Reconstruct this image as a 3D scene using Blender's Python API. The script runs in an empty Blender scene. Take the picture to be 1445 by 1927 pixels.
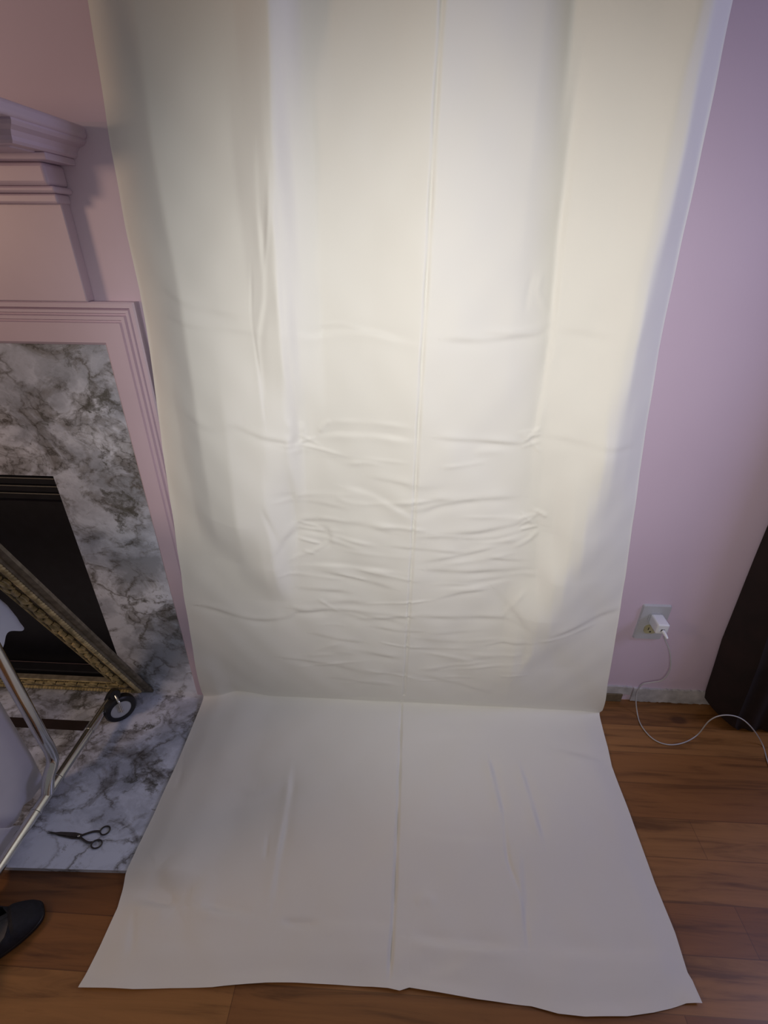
import bpy, bmesh, math, random
import numpy as np
from mathutils import Vector, Matrix

# ------------------------------------------------------------------ camera, light, exposure
F = 912.6
RX = Vector((0.99861975, 0.05209687, 0.00667093))      # rows below: world X, Y, Z expressed in camera right / down / forward
PPX, PPY = 722.5, 963.5
W = np.array([[0.99861975, 0.03119232, -0.04225665],
              [0.05209687, -0.48607814, 0.87236114],
              [0.00667093, -0.87335851, -0.48703225]])
CAM = np.array([0.0, -1.0, 1.156])
sc = bpy.context.scene
C = sc.collection
cd = bpy.data.cameras.new('camera'); cam = bpy.data.objects.new('camera', cd); C.objects.link(cam)
cd.sensor_fit = 'VERTICAL'; cd.sensor_height = 24; cd.lens = F * 24 / 1927; cd.clip_start = .02
M = Matrix(((W[0][0], -W[0][1], -W[0][2], CAM[0]),
            (W[1][0], -W[1][1], -W[1][2], CAM[1]),
            (W[2][0], -W[2][1], -W[2][2], CAM[2]), (0, 0, 0, 1)))
cam.matrix_world = M
sc.camera = cam
vs = sc.view_settings
vs.view_transform = 'Standard'; vs.look = 'None'; vs.gamma = 1; vs.use_curve_mapping = False
vs.exposure = -0.20

world = bpy.data.worlds.new('room_air'); sc.world = world; world.use_nodes = True
bg = world.node_tree.nodes['Background']; bg.inputs[0].default_value = (.72, .68, .68, 1); bg.inputs[1].default_value = .20

def lamp(name, kind, loc, target, energy, color, size=.1, **kw):
    d = bpy.data.lights.new(name, kind); d.energy = energy; d.color = color
    if kind == 'AREA': d.shape = 'DISK'; d.size = size
    else: d.shadow_soft_size = size
    for k, v in kw.items(): setattr(d, k, v)
    o = bpy.data.objects.new(name, d); C.objects.link(o); o.location = loc
    o.rotation_euler = (Vector(target) - Vector(loc)).to_track_quat('-Z', 'Y').to_euler()
    return o
# the phone's own torch, beside its lens
lamp('phone_torch', 'SPOT', (-.02, -1.12, 1.16), (.08, 0, .80), 38, (1, .98, .935), .05, spot_size=math.radians(86), spot_blend=1.0)
# cool dusk window high on the right, warm room lamp on the left
lamp('window_light', 'AREA', (1.55, -.46, 1.30), (.4, -.08, .9), 6.5, (.58, .58, 1), .5)
lamp('room_lamp', 'AREA', (-1.7, -1.1, 1.3), (.0, 0, 1.0), 6.2, (1, .68, .46), .35)

# ------------------------------------------------------------------ helpers
def ray(px, py): return W @ np.array([px - PPX, py - PPY, F])
def at_y(px, py, y): d = ray(px, py); return CAM + d * ((y - CAM[1]) / d[1])
def at_z(px, py, z): d = ray(px, py); return CAM + d * ((z - CAM[2]) / d[2])

def tag(o, label=None, cat=None, group=None, kind=None):
    if label: o['label'] = label
    if cat: o['category'] = cat
    if group: o['group'] = group
    if kind: o['kind'] = kind
    return o
def thing(name, label, cat, loc=(0, 0, 0), group=None):
    o = bpy.data.objects.new(name, None); C.objects.link(o); o.location = loc; o.empty_display_size = .05
    return tag(o, label, cat, group)
def root_of(o):
    v = Vector((0, 0, 0))
    while o is not None: v += o.location; o = o.parent
    return v
def link(name, bm, mat, parent=None, smooth=True, bevel=0, seg=2):
    me = bpy.data.meshes.new(name)
    bmesh.ops.remove_doubles(bm, verts=bm.verts, dist=1e-6)
    bmesh.ops.recalc_face_normals(bm, faces=bm.faces)
    if parent is not None:
        off = root_of(parent); bmesh.ops.translate(bm, verts=bm.verts, vec=-off)
    bm.to_mesh(me); bm.free()
    o = bpy.data.objects.new(name, me); C.objects.link(o)
    if parent is not None: o.parent = parent
    me.materials.append(mat)
    for p in me.polygons: p.use_smooth = smooth
    if bevel:
        m = o.modifiers.new('bevel', 'BEVEL'); m.width = bevel; m.segments = seg; m.limit_method = 'ANGLE'; m.angle_limit = math.radians(35)
    if smooth:
        a = o.modifiers.new('ws', 'WEIGHTED_NORMAL'); a.keep_sharp = True
        me.set_sharp_from_angle(angle=math.radians(38))
    return o
def box(bm, a, b, mat=None):
    a, b = Vector(a), Vector(b)
    r = bmesh.ops.create_cube(bm, size=1)
    for v in r['verts']:
        p = Vector(((a.x + b.x) / 2 + v.co.x * (b.x - a.x), (a.y + b.y) / 2 + v.co.y * (b.y - a.y), (a.z + b.z) / 2 + v.co.z * (b.z - a.z)))
        v.co = mat @ p if mat else p
def frame_at(t):
    t = t.normalized(); up = Vector((0, 0, 1)) if abs(t.z) < .9 else Vector((0, 1, 0))
    a = t.cross(up).normalized(); return a, a.cross(t).normalized()
def tube(bm, pts, r, n=14, caps=True, closed=False):
    pts = [Vector(p) for p in pts]; R = r if hasattr(r, '__len__') else [r] * len(pts)
    rings = []; a = None; m = len(pts)
    for i, p in enumerate(pts):
        if closed: t = (pts[(i + 1) % m] - pts[i - 1]).normalized()
        else: t = (pts[min(i + 1, m - 1)] - pts[max(i - 1, 0)]).normalized()
        if a is None: a, b = frame_at(t)
        else: a = (a - t * a.dot(t)).normalized(); b = a.cross(t).normalized()
        rings.append([bm.verts.new(p + (a * math.cos(2 * math.pi * k / n) + b * math.sin(2 * math.pi * k / n)) * R[i]) for k in range(n)])
    for i in range(m if closed else m - 1):
        q, s = rings[i], rings[(i + 1) % m]
        for k in range(n): bm.faces.new((q[k], q[(k + 1) % n], s[(k + 1) % n], s[k]))
    if caps and not closed: bm.faces.new(rings[0]); bm.faces.new(rings[-1])
def smooth_path(pts, n=12):
    P = [Vector(p) for p in pts]; out = []
    for i in range(len(P) - 1):
        p0, p1, p2, p3 = P[max(i - 1, 0)], P[i], P[i + 1], P[min(i + 2, len(P) - 1)]
        for k in range(n):
            t = k / n
            out.append(.5 * ((2 * p1) + (p2 - p0) * t + (2 * p0 - 5 * p1 + 4 * p2 - p3) * t * t + (3 * p1 - p0 - 3 * p2 + p3) * t ** 3))
    out.append(P[-1]); return out
def sweep(bm, path, prof, plane_n):
    """prof: (u, d) pairs; u runs sideways in the path's plane (mitred), d along plane_n. Open path, capped."""
    P = [Vector(p) for p in path]; nrm = Vector(plane_n).normalized(); rings = []
    for i, p in enumerate(P):
        t0 = (P[i] - P[i - 1]).normalized() if i else (P[1] - P[0]).normalized()
        t1 = (P[i + 1] - P[i]).normalized() if i < len(P) - 1 else t0
        s0, s1 = t0.cross(nrm).normalized(), t1.cross(nrm).normalized()
        s = (s0 + s1).normalized(); s = s / max(.2, s.dot(s0))
        rings.append([bm.verts.new(p + s * u + nrm * d) for u, d in prof])
    n = len(prof)
    for a, b in zip(rings, rings[1:]):
        for k in range(n): bm.faces.new((a[k], a[(k + 1) % n], b[(k + 1) % n], b[k]))
    bm.faces.new(rings[0]); bm.faces.new(rings[-1])
def lathe(bm, prof, origin, axis, n=32, caps=True):
    o = Vector(origin); ax = Vector(axis).normalized(); a, b = frame_at(ax); rings = []
    for r, h in prof:
        rings.append([bm.verts.new(o + ax * h + (a * math.cos(2 * math.pi * k / n) + b * math.sin(2 * math.pi * k / n)) * max(r, 1e-5)) for k in range(n)])
    for q, s in zip(rings, rings[1:]):
        for k in range(n): bm.faces.new((q[k], q[(k + 1) % n], s[(k + 1) % n], s[k]))
    if caps: bm.faces.new(rings[0]); bm.faces.new(rings[-1])

# ------------------------------------------------------------------ materials
class NT:
    def __init__(s, name, rough=.6, **kw):
        s.m = bpy.data.materials.new(name); s.m.use_nodes = True; s.t = s.m.node_tree
        s.b = s.t.nodes['Principled BSDF']; s.b.inputs['Roughness'].default_value = rough
        for k, v in kw.items(): s.b.inputs[k.replace('_', ' ')].default_value = v
    def n(s, kind, **kw):
        x = s.t.nodes.new(kind)
        for k, v in kw.items():
            if k.startswith('i_'):
                key = k[2:].replace('_', ' ')
                x.inputs[key].default_value = v
            else: setattr(x, k, v)
        return x
    def l(s, a, b): s.t.links.new(a, b)
    def coord(s, scale=(1, 1, 1), rot=(0, 0, 0)):
        c = s.n('ShaderNodeTexCoord'); mp = s.n('ShaderNodeMapping'); mp.inputs['Scale'].default_value = scale; mp.inputs['Rotation'].default_value = rot
        s.l(c.outputs['Object'], mp.inputs['Vector']); return mp.outputs['Vector']
    def noise(s, vec, scale, detail=4, rough=.5, dist=0):
        x = s.n('ShaderNodeTexNoise'); x.inputs['Scale'].default_value = scale; x.inputs['Detail'].default_value = detail
        x.inputs['Roughness'].default_value = rough; x.inputs['Distortion'].default_value = dist; s.l(vec, x.inputs['Vector']); return x
    def ramp(s, fac, stops):
        r = s.n('ShaderNodeValToRGB'); e = r.color_ramp.elements
        while len(e) < len(stops): e.new(.5)
        for el, (p, c) in zip(e, stops): el.position = p; el.color = c if len(c) == 4 else (*c, 1)
        s.l(fac, r.inputs['Fac']); return r.outputs['Color']
    def mix(s, fac, a, b, mode='MIX'):
        x = s.n('ShaderNodeMix', data_type='RGBA', blend_type=mode)
        for sock, v in ((x.inputs[0], fac), (x.inputs[6], a), (x.inputs[7], b)):
            if hasattr(v, 'links') or isinstance(v, bpy.types.NodeSocket): s.l(v, sock)
            elif isinstance(v, (int, float)): sock.default_value = v
            else: sock.default_value = (*v, 1)
        return x.outputs[2]
    def base(s, c):
        if isinstance(c, bpy.types.NodeSocket): s.l(c, s.b.inputs['Base Color'])
        else: s.b.inputs['Base Color'].default_value = (*c, 1)
    def bump(s, h, strength=.2, dist=.002):
        x = s.n('ShaderNodeBump'); x.inputs['Strength'].default_value = strength; x.inputs['Distance'].default_value = dist
        s.l(h, x.inputs['Height']); s.l(x.outputs['Normal'], s.b.inputs['Normal'])

def mat_plain(name, col, rough=.5, var=.06, vscale=30, bump=.1, **kw):
    m = NT(name, rough, **kw); v = m.coord(); n = m.noise(v, vscale, 5)
    a = tuple(max(0, c * (1 - var)) for c in col); b = tuple(min(1, c * (1 + var)) for c in col)
    m.base(m.ramp(n.outputs['Fac'], [(.3, a), (.7, b)]))
    if bump: m.bump(n.outputs['Fac'], bump, .001)
    return m.m
def mat_wall():
    m = NT('pink_wall_paint', .62); v = m.coord()
    n = m.noise(v, 2.2, 3, .5); f = m.noise(v, 160, 3)
    m.base(m.ramp(n.outputs['Fac'], [(.3, (.66, .52, .63)), (.7, (.71, .57, .685))])); m.bump(f.outputs['Fac'], .12, .001); return m.m
def mat_marble():
    m = NT('veined_grey_marble', .28); v = m.coord((1, 1.25, 1.25), (.2, .35, .3))
    w = m.noise(v, 5.0, 7, .62); wf = m.noise(v, 26, 5, .6)
    ad = m.n('ShaderNodeVectorMath', operation='MULTIPLY_ADD'); m.l(w.outputs['Color'], ad.inputs[0]); ad.inputs[1].default_value = (.26, .20, .22); m.l(v, ad.inputs[2])
    a2 = m.n('ShaderNodeVectorMath', operation='MULTIPLY_ADD'); m.l(wf.outputs['Color'], a2.inputs[0]); a2.inputs[1].default_value = (.028, .028, .028); m.l(ad.outputs[0], a2.inputs[2])
    vv = a2.outputs[0]
    def veins(scale, w1):
        x = m.n('ShaderNodeTexVoronoi', feature='DISTANCE_TO_EDGE'); x.inputs['Scale'].default_value = scale; m.l(vv, x.inputs['Vector'])
        return m.ramp(x.outputs['Distance'], [(0, (1, 1, 1)), (w1 * .35, (.45, .45, .45)), (w1, (0, 0, 0))])
    cloud = m.noise(vv, 5.5, 4, .6); big = m.noise(v, 6, 8, .66, 1.3); mask = m.noise(v, 10, 3)
    base = m.ramp(cloud.outputs['Fac'], [(.36, (.36, .39, .47)), (.46, (.54, .58, .70)), (.56, (.76, .81, .96))])
    soft = m.ramp(big.outputs['Fac'], [(.34, (.85, .85, .85)), (.44, (.45, .45, .45)), (.51, (0, 0, 0))])
    c0 = m.mix(soft, base, (.20, .19, .185))
    mk = m.ramp(mask.outputs['Fac'], [(.44, (0, 0, 0)), (.58, (.9, .9, .9))])
    c1 = m.mix(m.mix(1, veins(9, .085), mk, 'MULTIPLY'), c0, (.13, .12, .11))
    mk2 = m.ramp(big.outputs['Fac'], [(.38, (.95, .95, .95)), (.52, (.10, .10, .10)), (.6, (0, 0, 0))])
    c2 = m.mix(m.mix(1, veins(24, .14), mk2, 'MULTIPLY'), c1, (.085, .08, .075))
    dark = m.ramp(m.noise(vv, 9.5, 8, .7, .6).outputs['Fac'], [(.35, (.9, .9, .9)), (.43, (0, 0, 0))])
    c3 = m.mix(dark, c2, (.10, .10, .09))
    m.base(c3); return m.m
def mat_floor():
    m = NT('oak_strip_floor', .36); v = m.coord()
    sep = m.n('ShaderNodeSeparateXYZ'); m.l(v, sep.inputs[0])
    def math_(op, a, b=None):
        x = m.n('ShaderNodeMath', operation=op)
        for i, q in enumerate((a, b)):
            if q is None: continue
            if isinstance(q, (int, float)): x.inputs[i].default_value = q
            else: m.l(q, x.inputs[i])
        return x.outputs[0]
    PW = .083
    row = math_('FLOOR', math_('DIVIDE', math_('ADD', sep.outputs['Y'], .004), PW)); fr = math_('FRACT', math_('DIVIDE', math_('ADD', sep.outputs['Y'], .004), PW))
    wn = m.n('ShaderNodeTexWhiteNoise', noise_dimensions='1D'); m.l(row, wn.inputs['W'])
    xs = math_('ADD', sep.outputs['X'], math_('MULTIPLY', wn.outputs['Value'], 7.3))
    seg = math_('FLOOR', math_('DIVIDE', xs, .78)); fx = math_('FRACT', math_('DIVIDE', xs, .78))
    cb = m.n('ShaderNodeCombineXYZ'); m.l(row, cb.inputs[0]); m.l(seg, cb.inputs[1])
    w2 = m.n('ShaderNodeTexWhiteNoise', noise_dimensions='3D'); m.l(cb.outputs[0], w2.inputs['Vector'])
    tone = m.ramp(w2.outputs['Value'], [(0, (.19, .074, .022)), (.35, (.26, .110, .032)), (.7, (.35, .165, .052)), (1, (.21, .082, .024))])
    g = m.n('ShaderNodeCombineXYZ'); m.l(math_('MULTIPLY', xs, 2.2), g.inputs[0]); m.l(math_('MULTIPLY', sep.outputs['Y'], 26), g.inputs[1]); m.l(math_('MULTIPLY', row, 3.7), g.inputs[2])
    gn = m.noise(g.outputs[0], 1.6, 7, .6, .8)
    grain = m.ramp(gn.outputs['Fac'], [(.30, (.45, .42, .40)), (.48, (.95, .95, .95)), (.62, (1.1, 1.1, 1.1)), (.75, (.72, .70, .68))])
    col = m.mix(1, tone, grain, 'MULTIPLY')
    seam = math_('MAXIMUM', math_('LESS_THAN', fr, .022), math_('LESS_THAN', fx, .002))
    col = m.mix(math_('MULTIPLY', seam, .45), col, (.05, .02, .008))
    # the round knot beside the charging cable
    ds = m.n('ShaderNodeVectorMath', operation='DISTANCE'); mp = m.n('ShaderNodeMapping'); mp.inputs['Scale'].default_value = (.62, 1, 1)
    m.l(v, mp.inputs['Vector']); m.l(mp.outputs[0], ds.inputs[0]); ds.inputs[1].default_value = (.778 * .62, -.063, 0)
    kn = math_('ADD', ds.outputs['Value'], math_('MULTIPLY', gn.outputs['Fac'], .006))
    col = m.mix(m.ramp(kn, [(.0125, (.8, .8, .8)), (.0185, (0, 0, 0))]), col, (.07, .028, .012))
    m.base(col); m.bump(gn.outputs['Fac'], .06, .001); return m.m
def mat_sheet():
    m = NT('cream_cotton_cloth', .72); v = m.coord()
    m.b.inputs['Sheen Weight'].default_value = .15
    n = m.noise(v, 1.8, 3); f = m.noise(v, 700, 2)
    m.base(m.ramp(n.outputs['Fac'], [(.3, (.785, .77, .72)), (.7, (.825, .81, .76))])); m.bump(f.outputs['Fac'], .10, .0006); return m.m
M_WALL = mat_wall(); M_MARBLE = mat_marble(); M_FLOOR = mat_floor(); M_SHEET = mat_sheet()
M_TRIM = mat_plain('pink_gloss_woodwork', (.64, .52, .625), .42, .03, 8, .05)
M_PLASTER = mat_plain('bare_chalky_plaster', (.50, .48, .48), .85, .25, 35, .5)
M_WOODSCRAP = mat_plain('grey_brown_subfloor', (.16, .12, .07), .8, .3, 40, .4)
M_BLACK = mat_plain('black_fireplace_metal', (.008, .008, .012), .45, .3, 40, .1)
M_BRASS = mat_plain('dull_brass_strip', (.19, .15, .085), .45, .15, 30, .1, Metallic=.35)
M_STRIP = mat_plain('dark_strip', (.022, .010, .008), .7, .2, 30, .1)
M_CHROME = mat_plain('chrome_tube', (.72, .72, .70), .16, .02, 30, 0, Metallic=1.0)
M_RUBBER = mat_plain('black_rubber', (.010, .010, .013), .4, .2, 60, .1)
M_HUB = mat_plain('grey_plastic_hub', (.55, .56, .58), .25, .05, 30, .0)
M_CLOTHES = mat_plain('white_cotton_garment', (.66, .64, .70), .8, .04, 12, .2)
M_CLOTHES2 = mat_plain('bluish_white_garment', (.66, .70, .78), .7, .03, 12, .15)
M_SHOE = mat_plain('black_shoe_fabric', (.010, .010, .016), .75, .3, 120, .4)
M_INSOLE = mat_plain('grey_insole', (.17, .165, .18), .9, .12, 150, .5)
M_PLASTIC = mat_plain('white_plastic', (.76, .77, .80), .3, .02, 20, 0)
M_PLATE = mat_plain('ivory_grey_plastic', (.50, .50, .53), .4, .04, 20, 0)
M_SOCKET = mat_plain('yellowish_socket', (.42, .38, .22), .45, .08, 50, 0)  # lower socket face, a dull yellow beside the grey plate
M_DARK = mat_plain('slot_black', (.02, .02, .02), .6, .1, 30, 0)
M_CABLE = mat_plain('white_cable_jacket', (.50, .50, .50), .4, .03, 30, 0)
M_STEEL = mat_plain('tarnished_steel', (.10, .09, .085), .32, .2, 90, .1, Metallic=.8)
M_CURTAIN = mat_plain('dark_brown_velvet', (.014, .006, .005), .95, .35, 14, .2)
def mat_gilt(name, a, b, metallic=.45, rough=.45):
    m = NT(name, rough, Metallic=metallic); v = m.coord(); n = m.noise(v, 60, 5)
    m.base(m.ramp(n.outputs['Fac'], [(.38, a), (.62, b)])); m.bump(n.outputs['Fac'], .25, .001); return m.m
M_GILT = mat_gilt('aged_gilt', (.30, .24, .11), (.60, .48, .24), .15, .5)
M_GILT_BAND = mat_gilt('dark_bronze_band', (.12, .10, .065), (.20, .17, .12), .1, .6)

# ------------------------------------------------------------------ structure
bm = bmesh.new(); box(bm, (-3.2, -3.4, -.03), (3.2, .12, 0)); tag(link('floor', bm, M_FLOOR, smooth=False), kind='structure')
bm = bmesh.new(); box(bm, (-3.2, 0, 0), (3.2, .12, 2.6)); tag(link('wall_back', bm, M_WALL, smooth=False), kind='structure')

def plaster_strip(x0, x1, z0, z1, seed, name):
    rnd = random.Random(seed); bm = bmesh.new(); n = int((x1 - x0) / .006) + 1
    top, bot = [], []
    for i in range(n + 1):
        x = x0 + (x1 - x0) * i / n
        top.append((x, z1 + rnd.uniform(-.0015, .0015))); bot.append((x, max(z0 + (rnd.uniform(0, .003)), 0)))
    lp = top + bot[::-1]
    f = [bm.verts.new((x, -.006, z)) for x, z in lp]; b = [bm.verts.new((x, 0, z)) for x, z in lp]
    N = len(lp); bm.faces.new(f); bm.faces.new(b[::-1])
    for i in range(N): bm.faces.new((f[i], f[(i + 1) % N], b[(i + 1) % N], b[i]))
    o = link(name, bm, M_PLASTER, smooth=False); tag(o, kind='structure'); return o
plaster_strip(.45, .662, .026, .056, 3, 'baseboard_back')
plaster_strip(.667, 2.6, .0, .052, 5, 'baseboard_right')
bm = bmesh.new(); box(bm, (.45, -.010, 0), (.64, 0, .030)); tag(link('trim_1', bm, M_WOODSCRAP, bevel=.002), kind='structure')

# ------------------------------------------------------------------ fireplace
fp = thing('fireplace', 'pink painted fireplace surround with grey veined marble and black firebox', 'fireplace', (-1.23, -.045, 0))
XL, XR = -1.953, -.507            # outer edges of the surround
YB = -.045                        # breast plane
OX0, OX1, OZ = -1.675, -.785, .694 # firebox opening
IX0, IX1, IZ = -1.877, -.583, .979
# breast board behind everything, with the opening cut out
def slab_with_hole(bm, x0, x1, z0, z1, hx0, hx1, hz, y0, y1):
    box(bm, (x0, y0, z0), (hx0, y1, z1)); box(bm, (hx1, y0, z0), (x1, y1, z1)); box(bm, (hx0, y0, hz), (hx1, y1, z1))
bm = bmesh.new(); slab_with_hole(bm, XL - .02, XR + .04, 0, 1.32, OX0, OX1, OZ, YB, -.001); link('breast_board', bm, M_TRIM, fp, smooth=False)
bm = bmesh.new(); slab_with_hole(bm, IX0 - .005, IX1 + .005, .0, IZ + .005, OX0, OX1, OZ, -.056, YB); link('marble_surround', bm, M_MARBLE, fp, smooth=False)
# moulded frame round the marble
g = .0025
prof = [(0, 0), (0, -.018), (.005, -.025), (.040, -.025), (.042, -.025 + .0055), (.044, -.025 + .0055), (.046, -.027), (.052, -.027), (.054, -.025 + .0055), (.056, -.025 + .0055),
        (.058, -.028), (.063, -.028), (.065, -.025 + .0055), (.067, -.028), (.074, -.028), (.077, -.025), (.077, 0)]
prof = [(u, -d * .78) for u, d in prof]
bm = bmesh.new()
sweep(bm, [(IX1, YB, 0), (IX1, YB, IZ), (IX0, YB, IZ), (IX0, YB, 0)], prof, (0, -1, 0))
fm = link('frame_moulding', bm, M_TRIM, fp, smooth=False)
# frieze
bm = bmesh.new(); box(bm, (-1.87, -.070, IZ + .077), (-.590, YB, 1.25)); link('frieze', bm, M_TRIM, fp, smooth=True, bevel=.002)
# crown steps under and including the shelf, wrapped round the right and left ends
def crown(name, zs, xr, yf_, bev=.003, prof2=None):
    bm = bmesh.new(); xl = -2.46 - xr
    box(bm, (xl, yf_, zs[0]), (xr, YB, zs[1])); return link(name, bm, M_TRIM, fp, smooth=True, bevel=bev, seg=3)
crown('neck_fillet', (1.207, 1.2215), -.5865, -.082, .0035)
crown('bead_moulding', (1.2215, 1.231), -.579, -.094, .004)
crown('cove_moulding', (1.231, 1.262), -.583, -.100, .006)
crown('dentil_band', (1.262, 1.272), -.562, -.120, .0015)
bm = bmesh.new()
# cyma under the shelf: swept round three sides
cy = [(0, 0), (.016, 0), (.020, .003), (.021, .008), (.026, .014), (.036, .018), (.040, .022), (.040, .026), (0, .026)]
xr = -.575; yf0 = -.175
path = [(xr, YB, 1.272), (xr, yf0, 1.272), (-2.46 - xr, yf0, 1.272), (-2.46 - xr, YB, 1.272)]
sweep(bm, path, [(-u, d) for u, d in cy], (0, 0, 1))
link('shelf_moulding', bm, M_TRIM, fp, smooth=False)
bm = bmesh.new(); box(bm, (-2.46 + .545, -.175, 1.270), (-.575, YB, 1.30)); box(bm, (-2.46 + .530, -.245, 1.2965), (-.530, YB, 1.315)); link('mantel_shelf', bm, M_TRIM, fp, smooth=True, bevel=.006, seg=3)
# firebox
bm = bmesh.new()
box(bm, (OX0, .10, .04), (OX1, .115, OZ)); link('firebox_back', bm, M_BLACK, fp, smooth=False)
bm = bmesh.new()
for k in range(3):
    z = OZ - .018 - k * .026
    box(bm, (OX0 + .002, -.050 + k * .012, z - .008), (OX1 - .002, -.030 + k * .012, z + .010))
link('louvre', bm, M_BLACK, fp, smooth=True, bevel=.003)
bm = bmesh.new(); box(bm, (OX0 + .002, -.012, .058), (OX1 - .002, .0, OZ - .09)); link('fire_screen', bm, M_BLACK, fp, smooth=False)
bm = bmesh.new(); box(bm, (OX0 + .002, -.046, .040), (OX1 - .002, -.014, .060)); link('firebox_ledge', bm, M_BLACK, fp, smooth=False, bevel=.004)
bm = bmesh.new(); box(bm, (OX0, -.060, .012), (OX1, -.035, .042)); link('brass_threshold', bm, M_BRASS, fp, smooth=False, bevel=.002)
# hearth slab
bm = bmesh.new()
pts = [(-2.1, -.056), (-.45, -.056), (-.45, -.508), (-.55, -.511), (-.80, -.519), (-2.1, -.540)]
t = [bm.verts.new((x, y, .011)) for x, y in pts]; b = [bm.verts.new((x, y, 0)) for x, y in pts]
bm.faces.new(t); bm.faces.new(b[::-1])
for i in range(len(pts)): bm.faces.new((t[i], t[(i + 1) % 6], b[(i + 1) % 6], b[i]))
link('hearth', bm, M_MARBLE, fp, smooth=False)
bm = bmesh.new(); box(bm, (-1.15, -.197, .010), (-.838, -.168, .0122)); link('hearth_strip', bm, M_STRIP, fp, smooth=False)  # thin dark red-brown strip, slightly proud of the hearth marble

# ------------------------------------------------------------------ gilt picture frame leaning out from the firebox
PHI = math.radians(21); PC = Vector((-.711, -.060, .013))
up = Vector((0, -math.sin(PHI), math.cos(PHI))); nf = Vector((0, -math.cos(PHI), -math.sin(PHI))); rt = Vector((1, 0, 0))
PWd, PH, RW = .66, .80, .085
pf = thing('picture_frame', 'empty ornate gilt picture frame leaning forward out of the firebox', 'picture frame', tuple(PC + rt * (-PWd / 2)))
def L2W(u, v, d): return PC + rt * u + up * v + nf * d           # u<0 towards the left, v up the frame
corners = [(-0, 0), (0, PH), (-PWd, PH), (-PWd, 0)]
rp = [(0, -.003), (0, .004), (.010, .007), (.016, .006), (.019, .010), (.0265, .013), (.034, .010), (.036, .005), (.043, .004), (.047, .007), (.058, .010), (.070, .008), (.075, .005), (.077, .009), (.082, .010), (RW, .006), (RW, -.003)]
def rail(c0, c1, name):
    """mitred rail between outer corners c0 and c1"""
    a, b = Vector((*c0, 0)), Vector((*c1, 0)); t = (b - a).normalized(); s = Vector((-t.y, t.x, 0)); Ln = (b - a).length
    cen = Vector((-PWd / 2, PH / 2, 0))
    if (cen - a).dot(s) < 0: s = -s
    bm = bmesh.new(); r0, r1 = [], []
    for w, d in rp:
        p = a + s * w + t * w; q = b + s * w - t * w
        r0.append(bm.verts.new(L2W(p.x, p.y, d))); r1.append(bm.verts.new(L2W(q.x, q.y, d)))
    n = len(rp)
    for k in range(n): bm.faces.new((r0[k], r0[(k + 1) % n], r1[(k + 1) % n], r1[k]))
    bm.faces.new(r0); bm.faces.new(r1)
    ro = link(name, bm, M_GILT_BAND, pf, smooth=False)
    # raised bead row along the outer ogee
    rnd = random.Random(int(Ln * 1000) + 3)
    bm = bmesh.new(); k = .03
    while k < Ln - .03:
        p = a + s * .0265 + t * k
        ang = .5
        for q in range(1):
            c = L2W(p.x, p.y, .012); r = bmesh.ops.create_uvsphere(bm, u_segments=8, v_segments=6, radius=1)
            tw = (rt * t.x + up * t.y); sw = (rt * s.x + up * s.y)
            for vtx in r['verts']:
                co = vtx.co.copy(); vtx.co = c + (tw * .8 + sw * .6).normalized() * co.x * .0090 + (sw * .8 - tw * .6).normalized() * co.y * .0058 + nf * co.z * .0055
        k += .0088
    link('bead_row', bm, M_GILT, ro)
    # scrolling acanthus leaves on the inner band
    bm = bmesh.new(); k = .07; j = 0
    tw = (rt * t.x + up * t.y); sw = (rt * s.x + up * s.y)
    while k < Ln - .07:
        def W2(al, ac, dd): p = a + t * (k + al) + s * (.059 + ac); return L2W(p.x, p.y, .0085 + dd)
        pts = []
        sg = 1 if j % 2 else -1
        for i in range(13):
            th = i / 12 * 4.6; rr = .0150 * (1 - i / 15)
            pts.append(W2(-.004 + rr * math.cos(th + .6) * 1.1, sg * rr * math.sin(th + .6) * .9, .002))
        tube(bm, pts, [.0046 * (1 - i / 18) for i in range(13)], 6)
        for q in range(4):
            al0 = .006 + q * .0045; pts = []
            for i in range(7):
                u_ = i / 6; pts.append(W2(al0 + u_ * .013, sg * (-.011 + u_ * .019 + .004 * math.sin(u_ * 3)) * (1 - .1 * q), .0015 + .0018 * math.sin(u_ * 3.1)))
            tube(bm, pts, [.0010 + .0034 * math.sin((i + .6) / 7 * 3.0) for i in range(7)], 6)
        k += .030; j += 1
    link('leaf_ornament', bm, M_GILT, ro)
    # thin bright sight edge
    bm = bmesh.new(); p0 = a + s * .0805 + t * .0805; p1 = b + s * .0805 - t * .0805
    tube(bm, [L2W(p0.x, p0.y, .009), L2W(p1.x, p1.y, .009)], .0024, 8); link('sight_edge', bm, M_GILT, ro)
for c0, c1, nm in ((corners[0], corners[1], 'frame_rail'), (corners[1], corners[2], 'frame_rail'), (corners[2], corners[3], 'frame_rail'), (corners[3], corners[0], 'frame_rail')):
    rail(c0, c1, nm)

# ------------------------------------------------------------------ chrome garment rack
rk = thing('garment_rack', 'chrome tube garment rack standing on the marble hearth, black castor at its foot', 'clothes rack', (-.783, -.40, .011))
BX, BZ, BR = -.782, .065, .0105
bm = bmesh.new(); tube(bm, [(BX, -.140, BZ), (BX, -.70, BZ)], BR, 20)
bt = link('base_tube', bm, M_CHROME, rk)
for yy in (-.235, -.358, -.437):
    bm = bmesh.new(); lathe(bm, [(BR, 0), (BR + .0018, .0008), (BR + .0018, .0035), (BR, .0043)], (BX, yy, BZ), (0, 1, 0), 20); link('tube_collar', bm, M_CHROME, bt)
def upright(x, y0):
    bm = bmesh.new()
    pts = smooth_path([(x, -.395, BZ + .002), (x, -.378, BZ + .030), (x, -.352, .118), (x, -.346, .150), (x, -.347, .19)], 6) + [Vector((x, -.352, .5)), Vector((x, -.358, 1.55))]
    tube(bm, pts, .0125, 20); return bm
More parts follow.
